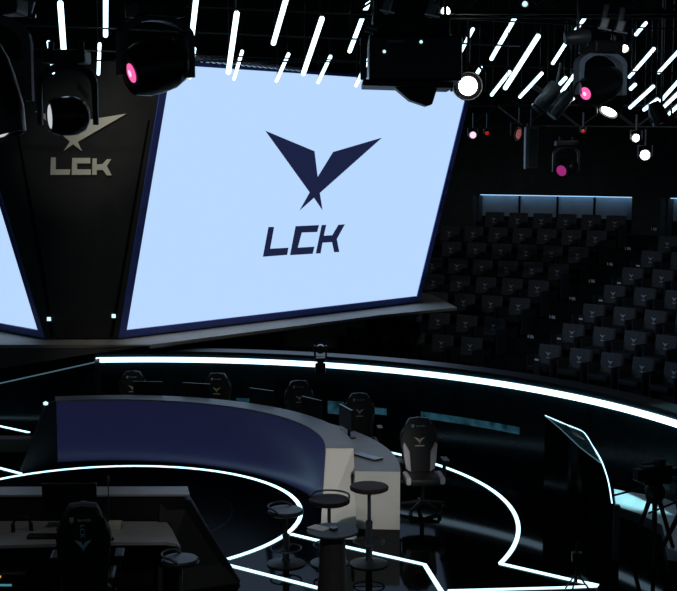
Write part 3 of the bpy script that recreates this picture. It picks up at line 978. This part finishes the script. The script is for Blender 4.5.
def broadcast_camera(label, loc, rz, h, s=1.0):
    t = thing('broadcast_camera', label, 'camera', loc, rz, None, s)
    for k in range(3):
        a = 2 * PI * k / 3 + .5
        b = MB(); b.tube([(.05 * math.cos(a), .05 * math.sin(a), h - .32), (.28 * math.cos(a), .28 * math.sin(a), .01)], [.028, .02], 8); b.build('leg', 'black', t)
    b = MB(); b.lathe([(0, h - .36), (.07, h - .36), (.10, h - .30), (.11, h - .22), (.08, h - .16), (0, h - .16)], n=20); b.build('pan_head', 'black', t, True)
    b = MB(); b.box((0, 0, h - .05), (.13, .34, .2), None, .012); b.box((0, .2, h - .04), (.10, .1, .13), None, .01); b.build('body', 'gloss', t)
    b = MB(); b.lathe([(0, .16), (.045, .16), (.055, .28), (.065, .34), (.0, .34)], (0, 0, h - .05), Matrix.Rotation(PI / 2, 3, 'X'), 18); b.build('lens', 'gloss', t, True)
    b = MB(); b.box((-.04, -.02, h + .09), (.12, .08, .08), None, .008); b.box((0, .05, h + .07), (.02, .25, .02)); b.build('viewfinder', 'black', t)
    b = MB(); b.tube([(.03, .14, h - .2), (.18, .42, h - .3)], .012, 8); b.build('pan_handle', 'black', t)
    return t


broadcast_camera('black broadcast camera on a tripod silhouetted against the cyan floor light', at(653, 560, 0), 1.9, 1.0)
broadcast_camera('black broadcast camera on a tripod half cut by the right frame edge', at(684, 562, 0), 2.3, .88)
P = at(576, 594, 0)
t = thing('light_stand', 'thin black tripod stand in front of the floor lines at the bottom right', 'stand', P)
for k in range(3):
    a = 2 * PI * k / 3
    b = MB(); b.tube([(0, 0, .22), (.16 * math.cos(a), .16 * math.sin(a), .01)], .009, 6); b.build('leg', 'black', t)
b = MB(); b.tube([(0, 0, .12), (0, 0, .52)], .012, 8); b.build('pole', 'black', t)
b = MB(); b.box((0, 0, .38), (.10, .08, .10), None, .01); b.build('lamp_head', 'black', t)

# small robotic camera on the rim wall
P = at(320.5, 361, RZ + .15)
t = thing('robotic_camera', 'small dark robotic camera standing on the rim wall over the light arc', 'camera', P)
b = MB(); b.box((0, 0, .03), (.17, .17, .05), None, .01); b.box((0, -.13, -.09), (.16, .06, .16), None, .02); b.box((0, -.06, -.01), (.1, .2, .03)); b.build('base', 'black', t)
for s in (-1, 1):
    b = MB(); b.box((s * .085, 0, .14), (.03, .08, .20), None, .008); b.build('arm', 'black', t)
b = MB(); b.lathe([(0, -.12), (.05, -.12), (.065, -.05), (.065, .09), (0, .1)], (0, 0, .19), Matrix.Rotation(PI / 2, 3, 'X'), 18); b.build('body', 'gloss', t, True)

# ------------------------------------------------------------------ ceiling tubes
VPX, VPY = 150.0, 600.0
TD = ray(VPX, VPY).normalized()
TUBES = [(60.3, 3, 64.9, 66.5), (48.4, 42, 53.1, 72.7), (105.8, -24, 105.6, 35.4), (99.6, 44, 98.4, 74), (198.5, -22, 191.4, 40), (194.6, 48.7, 190, 77.7),
         (236.8, 13.3, 228.4, 72.3), (242.2, 51.3, 234, 79), (291, -18, 273.4, 43.4), (288.6, 54, 276.4, 81), (322, 18.6, 303.3, 73.7), (330.5, 56.4, 318, 82.5),
         (368.5, 2, 349.6, 51.3), (370, 56, 356, 85.6), (473, 29, 458, 57), (517.9, 12.7, 491.3, 58.9), (538.2, 36, 505.3, 88), (481, 67.2, 466, 90),
         (509.8, 71.8, 491.6, 95), (542, 73.3, 520, 97), (568.8, 38.6, 552.8, 63.4), (565.8, 77.8, 546, 98.6), (583.6, 62.5, 562, 91.5), (584.9, 18, 574, 32.7),
         (646, 23, 635.8, 34.6), (654, 48.7, 629.4, 77), (688, 41, 658.7, 72.6), (694, 64, 660.6, 101), (653.4, 86.4, 630, 107.7), (657.6, 99.4, 644, 109.8),
         (690, 82, 658.4, 112.2), (696, 90, 669.3, 113.8), (635.3, 84.5, 630.6, 89), (575.5, 96.5, 570, 101)]
TL_ = 1.2
TL_LAB = {0: 'long tube light at upper left, between the two hanging spotlights on the left', 1: 'short tube light just right of the left-edge fixture, above the barn-shaped spotlight',
          2: 'tube light cut by the top edge, right of the long upper left one', 3: 'short tube light right above the right arm of the second hanging spotlight',
          4: 'tube light cut by the top edge, right beside the big pink-lens spotlight', 5: 'short tube light over the top left corner of the large screen',
          6: 'long tube light over the silver duct, left half of the large screen top', 7: 'short tube light close right of the long one over the silver duct',
          8: 'tube light cut by the top edge above the middle of the silver duct', 9: 'short tube light hanging over the screen above its emblem\'s left wing',
          10: 'long tube light in front of the top edge of the screen, above the emblem', 11: 'short tube light right of the long one above the emblem',
          12: 'long tube light close left of the projector top', 13: 'short tube light partly hidden at the lower left corner of the projector',
          14: 'short tube light touching the right side of the projector', 15: 'long tube light, uppermost between projector and pink spotlight on the right',
          16: 'long tube light, longest between the projector and the grey twin floodlight', 17: 'tube light crossing the blazing white lamp at the screen corner',
          18: 'short tube light alongside the lower end of the longest slanting one', 19: 'mid-length tube light left of the grey twin floodlight',
          20: 'tube light pointing up at the right spotlight\'s clamp', 21: 'tube light ending on top of the grey twin floodlight',
          22: 'tube light touching the left of the grey arched yoke on the right', 23: 'short tube light highest beside the right spotlight\'s clamp',
          24: 'short tube light standing alone at the top, right of the right spotlight', 25: 'long tube light right of the right spotlight\'s black body',
          26: 'tube light reaching the right frame edge, highest of those', 27: 'tube light reaching the right frame edge, second highest',
          28: 'thin tube light above the tilted bright lamp on the far right', 29: 'shortest complete tube light low on the far right',
          30: 'thin tube light reaching the right frame edge, third highest', 31: 'thin tube light reaching the right frame edge, lowest',
          32: 'tiny bit of tube light just right of the right spotlight', 33: 'tiny bit of tube light between twin floodlight and pink lens'}
grp = 'slanting white tube lights under the ceiling'
for i, (x0, y0_, x1_, y1_) in enumerate(TUBES):
    # direction known, length 1.2 m: solve the distance
    best = None
    for kk in range(60, 172):
        D = kk / 10
        A_ = atd(x0, y0_, D); B_ = A_ + TD * TL_
        v = B_ - CAM; w = v.dot(FW)
        qy = CY - FPX * v.dot(UPV) / w; qx = CX + FPX * v.dot(RT) / w
        e = abs(math.hypot(qx - x0, qy - y0_) - math.hypot(x1_ - x0, y1_ - y0_))
        if best is None or e < best[0]: best = (e, D)
    D = best[1]
    A_ = atd(x0, y0_, D)
    # far end on the other pixel, along the common direction as nearly as it goes
    dz = 0
    bb = None
    for kk in range(5, 160):
        q = A_ + TD * (kk / 100)
        v = q - CAM; w = v.dot(FW)
        e = math.hypot(CX + FPX * v.dot(RT) / w - x1_, CY - FPX * v.dot(UPV) / w - y1_)
        if bb is None or e < bb[0]: bb = (e, q)
    B_ = atd(x1_, y1_, bb[1].y)
    t = thing('tube_light', TL_LAB[i], 'tube light', A_, 0, grp)
    L = B_ - A_
    b = MB(); b.tube([(0, 0, 0), L], .023, 12); b.build('tube', 'tube', t, True)
    ln = L.normalized(); off = Vector((0, 0, 1)); off = (off - ln * off.dot(ln))* .034
    b = MB(); b.tube([off - ln * .02, off + L + ln * .02], .015, 6); b.build('housing', 'black', t)
    for f_ in (.08, .92):
        b = MB(); b.tube([off + L * f_, Vector(((off + L * f_).x, (off + L * f_).y, 6.6 - A_.z))], .004, 6); b.build('hanger', 'black', t)

# thin pipes under the ceiling and a truss at the back
pipes = [((20, 25), (520, 46), 12.0, 'upper thin pipe under the ceiling running behind the tube lights'), ((20, 48), (700, 74), 15.5, 'middle thin pipe under the ceiling behind the tube lights'), ((20, 60), (360, 62), 14.0, 'lower thin pipe under the ceiling at the left'), ((180, 6), (690, 30), 13.0, 'highest thin pipe under the ceiling at the right')]
for (a, c, D, lab) in pipes:
    b = MB(); b.tube([atd(*a, D), atd(*c, D + .4)], .009, 8); tag(b.build('ceiling_pipe', 'dgrey'), lab, 'pipe', 'thin pipes under the ceiling')


def truss(P0, P1_, label, w=.3, r=.02):
    t = thing('lighting_truss', label, 'truss', P0)
    L = P1_ - P0
    ln = L.normalized()
    sx = ln.cross(Vector((0, 0, 1))).normalized()
    n = max(2, int(L.length / .45))
    cs = [sx * w / 2, -sx * w / 2, sx * w / 2 + Vector((0, 0, w)), -sx * w / 2 + Vector((0, 0, w))]
    for c in cs:
        b = MB(); b.tube([c, c + L], r, 8); b.build('chord', 'black', t)
    b = MB()
    for (i, j) in ((0, 2), (1, 3), (2, 3), (0, 1)):
        for k in range(n):
            a, c = (i, j) if k % 2 == 0 else (j, i)
            b.tube([cs[a] + L * (k / n), cs[c] + L * ((k + 1) / n)], r * .5, 6)
    b.build('lattice', 'black', t)
    return t


truss(atd(470, 126, 21.5), atd(720, 128, 21.0), 'long dark truss carrying small fixtures high at the back right', .35)
truss(Vector((-3.2, 8.6, 5.42)), Vector((3.2, 8.6, 5.42)), 'dark truss along the top edge carrying the large spotlights', .3)
truss(Vector((.1, 11.0, 5.55)), Vector((4.6, 11.0, 5.55)), 'dark truss above the projector at the top right', .3)


# ------------------------------------------------------------------ moving heads
def look(d_):
    """rotation taking local +Z to d_"""
    return Vector(d_).normalized().to_track_quat('Z', 'Y').to_matrix()


def moving_head(label, loc, aim, s=1.0, lens='pinklens', core=None, yokem='black', rz=0.0, hr=.155, hl=.42, drop=.46, lr=.5, yd=.10, bw=.42):
    t = thing('moving_head_light', label, 'spotlight', loc, rz, None, s)
    b = MB(); b.box((0, 0, -.0), (bw, .26, .10), None, .02); b.tube([(-.12, 0, .01), (-.12, 0, .12)], .025, 8); b.tube([(.12, 0, .01), (.12, 0, .12)], .025, 8); b.build('base', 'black', t)
    # yoke: arch with two arms
    b = MB()
    hw = hr + .045
    outer = []
    N_ = 12
    for i in range(N_ + 1):
        a = PI * i / N_
        outer.append((-(hw + .04) * math.cos(a), -drop * .45 + drop * .36 * math.sin(a)))
    inner = []
    for i in range(N_ + 1):
        a = PI * (N_ - i) / N_
        inner.append((-hw * math.cos(a), -drop * .5 + drop * .31 * math.sin(a)))
    pl = [(-(hw + .04), -drop - .07)] + outer + [((hw + .04), -drop - .07), (hw, -drop - .07)] + inner + [(-hw, -drop - .07)]
    b.prism([Vector((x, -yd / 2, z)) for x, z in pl], (0, yd, 0), .006)
    b.build('yoke', yokem, t)
    Rm = Matrix.Rotation(-rz, 3, 'Z') @ look(aim)
    c = Vector((0, 0, -drop))
    b = MB()
    b.lathe([(0, -hl * .56), (hr * .45, -hl * .54), (hr * .8, -hl * .42), (hr * .97, -hl * .22), (hr, -hl * .05), (hr * .98, hl * .25), (hr * .85, hl * .44), (hr * .80, hl * .5), (hr * .72, hl * .5), (hr * .70, hl * .46), (0, hl * .46)], c, Rm, 32)
    hd = b.build('head', 'gloss', t, True)
    b = MB(); b.lathe([(0, hl * .462), (hr * lr, hl * .462), (hr * lr * .96, hl * .475), (hr * lr * .5, hl * .49), (0, hl * .495)], c, Rm, 28); b.build('lens', lens, hd, True)
    if core:
        b = MB(); b.lathe([(0, hl * .49), (hr * .13, hl * .492), (0, hl * .505)], c, Rm, 16); b.build('lamp', core, hd, True)
    return t


def place_head(px, py, D, s, aim, **kw):
    """head pivot seen at a pixel"""
    P = atd(px, py, D)
    drop = kw.get('drop', .46)
    return P + Vector((0, 0, drop * s))


def mh(label, px, py, D, s, aim, **kw):
    return moving_head(label, place_head(px, py, D, s, aim, **kw), aim, s, **kw)


mh('large black spotlight with glowing pink lens left of the big screen', 156, 66, 8.6, 1.0, (-.86, -.50, -.30), lens='pinklens', core='palelens', yokem='dgrey', rz=.55, hr=.185, hl=.40, drop=.37, lr=.36, bw=.34)
mh('black spotlight with pale half-lit lens hanging over the corner panel emblem', 68, 116, 9.2, .92, (-.90, -.42, -.05), lens='mutelens', yokem='black', hr=.155, hl=.30, rz=.0, lr=.62, yd=.05, bw=.34)
mh('very large black spotlight filling the left frame edge', -14, 88, 7.2, 1.05, (.30, -.05, -1), lens='mutelens', yokem='dgrey', hr=.17, hl=.56, drop=.44, lr=.25, yd=.07)
mh('black spotlight with pink lens under a grey arched yoke, upper right', 600, 86, 9.6, .95, (-.72, -.62, -.34), lens='pinklens', core='palelens', yokem='yoke', rz=.35, hr=.135, hl=.42, drop=.30, lr=.38, bw=.26)
# blazing lamp beside the screen corner
P = atd(468, 86, 11.5)
t = thing('fresnel_lamp', 'round lamp blazing white at the top right corner of the big screen', 'lamp', P)
Rm = look((0.0, -1, -.08))
b = MB(); b.lathe([(0, -.26), (.09, -.26), (.13, -.18), (.135, .05), (.125, .06), (.12, .0), (0, .0)], (0, 0, 0), Rm, 28); b.build('housing', 'black', t, True)
b = MB(); b.lathe([(0, .0), (.085, .0), (.08, .02), (.05, .035), (0, .04)], (0, 0, 0), Rm, 28); b.build('lens', 'whitelens', t, True)
b = MB(); b.tube([(-.15, 0, -.05), (-.15, 0, .12), (-.08, 0, .2), (.08, 0, .2), (.15, 0, .12), (.15, 0, -.05)], .012, 8); b.tube([(0, 0, .2), (0, 0, .62)], .015, 8); b.build('bracket', 'dgrey', t)

# projector in its cage
t = thing('projector', 'bulky black projector in a cage hanging in front of the top of the big screen', 'projector', atd(407, 63, 10.2))
k = 10.2 / FPX
b = MB(); b.box((.06, .15, .03), (.74, .62, .36), None, .02); b.build('body', 'gloss', t)
b = MB(); b.box((0, .1, -.175), (.72, .60, .05), Matrix.Rotation(.03, 3, 'Y'), .01); b.build('tray', 'black', t)
b = MB(); b.box((.03, .12, .30), (.62, .40, .16), None, .02); b.build('top_cover', 'black', t)
b = MB(); b.prism([Vector((x, -.1, z)) for x, z in ((-.10, -.20), (.24, -.20), (.20, -.33), (.155, -.345), (.02, -.30))], (0, .25, 0), .008); b.build('lens_hood', 'black', t)
b = MB(); b.box((-.355, -.17, .02), (.05, .03, .33), None, .006); b.build('side_plate', 'dgrey', t)
b = MB(); b.box((.10, -.185, .085), (.5, .012, .012), Matrix.Rotation(.03, 3, 'Y')); b.build('trim', 'dgrey', t)
b = MB(); b.box((-.10, -.175, .155), (.14, .02, .018)); b.build('handle', 'grey', t)
for (x, z) in ((-.19, .075), (.10, .15)):
    b = MB(); b.lathe([(0, 0), (.013, 0), (.010, .012), (0, .014)], (x, -.19, z), Matrix.Rotation(PI / 2, 3, 'X'), 12); b.build('indicator', 'dotlamp', t)
for x in (-.26, .3):
    for y_ in (-.05, .38):
        b = MB(); b.tube([(x, y_, .2), (x, y_, .72)], .014, 8); b.build('hanger', 'black', t)
b = MB(); b.tube([(-.34, -.1, .27), (-.24, -.1, .25)], .035, 10); b.tube([(-.30, -.12, .25), (-.26, -.12, .12)], .008, 6); b.build('cable_gland', 'grey', t)


# small clamps and spots along the top
def clamp(label, px, py, D, lit=True):
    t = thing('truss_clamp', label, 'clamp', atd(px, py, D))
    b = MB(); b.box((0, 0, 0), (.06, .05, .10), Matrix.Rotation(.3, 3, 'Y'), .01); b.tube([(0, 0, .04), (.02, 0, .14)], .02, 8); b.build('body', 'grey', t)
    b = MB(); b.tube([(-.05, -.02, -.03), (.05, -.02, -.05)], .012, 6); b.build('bolt', 'chrome', t)
    return t


clamp('grey metal clamp above the left part of the projector', 387, 6, 8.6)
clamp('grey metal clamp above the right part of the projector', 432, 10, 8.6)
clamp('grey clamp at the top of the left-edge spotlight', 28, 8, 7.6)
clamp('grey clamp above the pink spotlight on the right', 604, 24, 9.4)
clamp('grey clamp right of the right spotlight\'s top', 620, 27, 9.4)


def spot(label, px, py, D, r, aim, m, tilt=None, L=.22):
    t = thing('spotlight', label, 'spotlight', atd(px, py, D))
    Rm = look(aim)
    b = MB(); b.lathe([(0, -L), (r * .8, -L), (r * 1.25, -L * .6), (r * 1.3, .02), (r * 1.15, .02), (r * 1.1, -.01), (0, -.01)], (0, 0, 0), Rm, 20); b.build('housing', 'black', t, True)
    b = MB(); b.lathe([(0, -.01), (r, -.01), (r * .9, .01), (0, .02)], (0, 0, 0), Rm, 20); b.build('lens', m, t, True)
    b = MB(); b.tube([(-r * 1.5, 0, -.02), (-r * 1.5, 0, r * 2), (r * 1.5, 0, r * 2), (r * 1.5, 0, -.02)], .012, 6); b.tube([(0, 0, r * 2), (0, 0, r * 2 + .25)], .015, 6); b.build('bracket', 'dgrey', t)
    return t


spot('bright white lamp tilted edge-on below the right spotlight', 609, 111, 13, .085, (-.55, -.45, -1), 'whitelens')
spot('small bright crescent lamp on the back truss', 636, 138, 20, .06, (-.7, -.8, .1), 'whitelens')
spot('round white lamp inside a square bracket at the far right', 645, 155, 20, .075, (0, -1, 0), 'whitelens')
spot('tiny white lamp left of the top right tube', 624.5, 48.5, 11, .03, (-.2, -1, -.3), 'whitelens', L=.08)
spot('small pinpoint lamp near the projector\'s top right', 446, 11, 10.5, .035, (-.4, -1, -.3), 'whitelens', L=.08)
spot('tiny pink lamp on the back truss right of the screen', 473, 135, 21, .055, (0, -1, 0), 'palelens', L=.1)
spot('tiny red lamp on the back truss right of the screen', 487, 133, 21, .035, (0, -1, -.5), 'redlamp', L=.1)
spot('tiny red lamp on the back truss above the purple fixture', 583, 131, 21, .03, (0, -1, 0), 'redlamp', L=.1)
spot('small spotlight with an orange rim on the back truss', 519, 134, 20.8, .09, (-.9, -.4, .15), 'orange', L=.3)
spot('spotlight with orange-pink edge glow at the far right', 661, 122, 15, .08, (.4, -.12, -1), 'orange', L=.25)
spot('small pinpoint lamp at the top, right of the projector', 525, 4, 11.5, .025, (0, -1, -.2), 'dotlamp', L=.06)
# magenta fixture over the stand and a grey column fixture
mh('dark spotlight with a magenta rim glow above the lit wall recess', 566, 168, 20, .85, (-.55, -.7, -.25), lens='maglens', hr=.17, hl=.40, lr=.6)
P = atd(531, 148, 19.5)
t = thing('line_speaker', 'tall grey-edged speaker column hanging at the back, left of the magenta spotlight', 'speaker', P)
b = MB(); b.box((0, 0, 0), (.20, .2, .66), None, .03); b.build('cabinet', 'dgrey', t)
b = MB(); b.box((0.02, -.105, 0), (.12, .01, .58)); b.build('grille', 'black', t)
b = MB(); b.tube([(0, 0, .3), (0, 0, .6)], .015, 8); b.build('hanger', 'black', t)
# grey twin floodlight
P = atd(555, 99, 12.5)
t = thing('twin_floodlight', 'grey twin-barrel floodlight tilted down beside the pink-lens spotlight', 'floodlight', P)
Rm = look((.62, .1, .78))
for s in (-1, 1):
    b = MB(); b.lathe([(0, -.16), (.06, -.16), (.07, -.13), (.07, .10), (.055, .13), (0, .13)], Vector((s * .065 - .0, 0, -s * .045)), Rm, 20); b.build('barrel', 'grey', t, True)
b = MB(); b.tube([(-.22, 0, .13), (-.10, 0, .05)], .025, 8); b.tube([(0, 0, .05), (.05, 0, .35)], .014, 8); b.build('bracket', 'grey', t)
b = MB(); b.lathe([(0, 0), (.07, 0), (.07, .02), (0, .02)], Vector((-.065, 0, .045)) + Rm @ Vector((0, 0, -.19)), Rm, 20); b.build('lens', 'glass', t)
# grey can above the right spotlight
P = atd(578, 37, 9.4)
b = MB(); b.lathe([(0, -.10), (.045, -.10), (.055, -.07), (.055, .06), (.045, .09), (0, .09)], (0, 0, 0), look((1, 0, .1)), 20); b.tube([(0, 0, .03), (0, 0, .3)], .012, 6)
o = b.build('can_light', 'dgrey', None, True); o.location = P
tag(o, 'small grey can light left of the right spotlight\'s mount', 'can light')

# ------------------------------------------------------------------ lights
w = bpy.data.worlds.new('world'); SC.world = w; w.use_nodes = True
w.node_tree.nodes['Background'].inputs['Color'].default_value = (.35, .6, .8, 1)
w.node_tree.nodes['Background'].inputs['Strength'].default_value = 0.06


def lamp(name, loc, tgt, power, col, ang_, blend=.5, size=.1):
    l = bpy.data.lights.new(name, 'SPOT'); l.energy = power; l.color = col
    l.spot_size = math.radians(ang_); l.spot_blend = blend; l.shadow_soft_size = size
    o = bpy.data.objects.new(name, l); COL.objects.link(o)
    o.location = loc
    o.rotation_euler = (Vector(tgt) - Vector(loc)).to_track_quat('-Z', 'Y').to_euler()
    return o


lamp('desk_spot', (1.4, 5.2, 6.3), (.25, 14.6, .55), 1150, (1, .97, .92), 11, .7)
lamp('stool_fill', (1.5, 3.0, 6.6), (-.2, 12.4, .6), 420, (1, .97, .95), 26, .8)
lamp('stage_wash', (-3.0, 8.5, 8.2), (-2.2, 12.4, .7), 130, (1, .93, .88), 36, .8)
lamp('seat_spot', (6.5, 13, 8.2), (4.2, 28.0, 1.4), 750, (.86, .93, 1), 34, .9)
lamp('ledge_wash', (-3.2, 16.5, 8.8), (-2.6, 20.5, 1.7), 420, (1, .95, .86), 36, .8)
lamp('sign_spot', (-.6, 9.5, 7.4), P3(82, 145), 600, (1, .97, .88), 12, .8)
for i, (x, y, z_) in enumerate(((640, 296, 1.7), (628, 365, .8), (466, 236, 3.0), (360, 339, .8))):
    lamp('magenta_beam', (3.0, 20.5, 5.6), at(x, y, 4.3 - (4.3 - z_) * 1.0), 50, (1, .12, .45), 3.0, .6, .02)
lamp('added_cyan_lamp', (6.0, 13.0, 6.5), at(655, 505, 0), 3600, (.40, .9, 1), 13, .4)  # unseen lamp, added to turn the pale deck bright cyan
lamp('truss_fill', (1.5, 3.5, 5.0), atd(600, 70, 9.6), 300, (.8, .9, 1), 9, .8)
SC.view_settings.view_transform = 'Standard'
SC.view_settings.look = 'None'
SC.view_settings.gamma = 1
SC.view_settings.exposure = 0
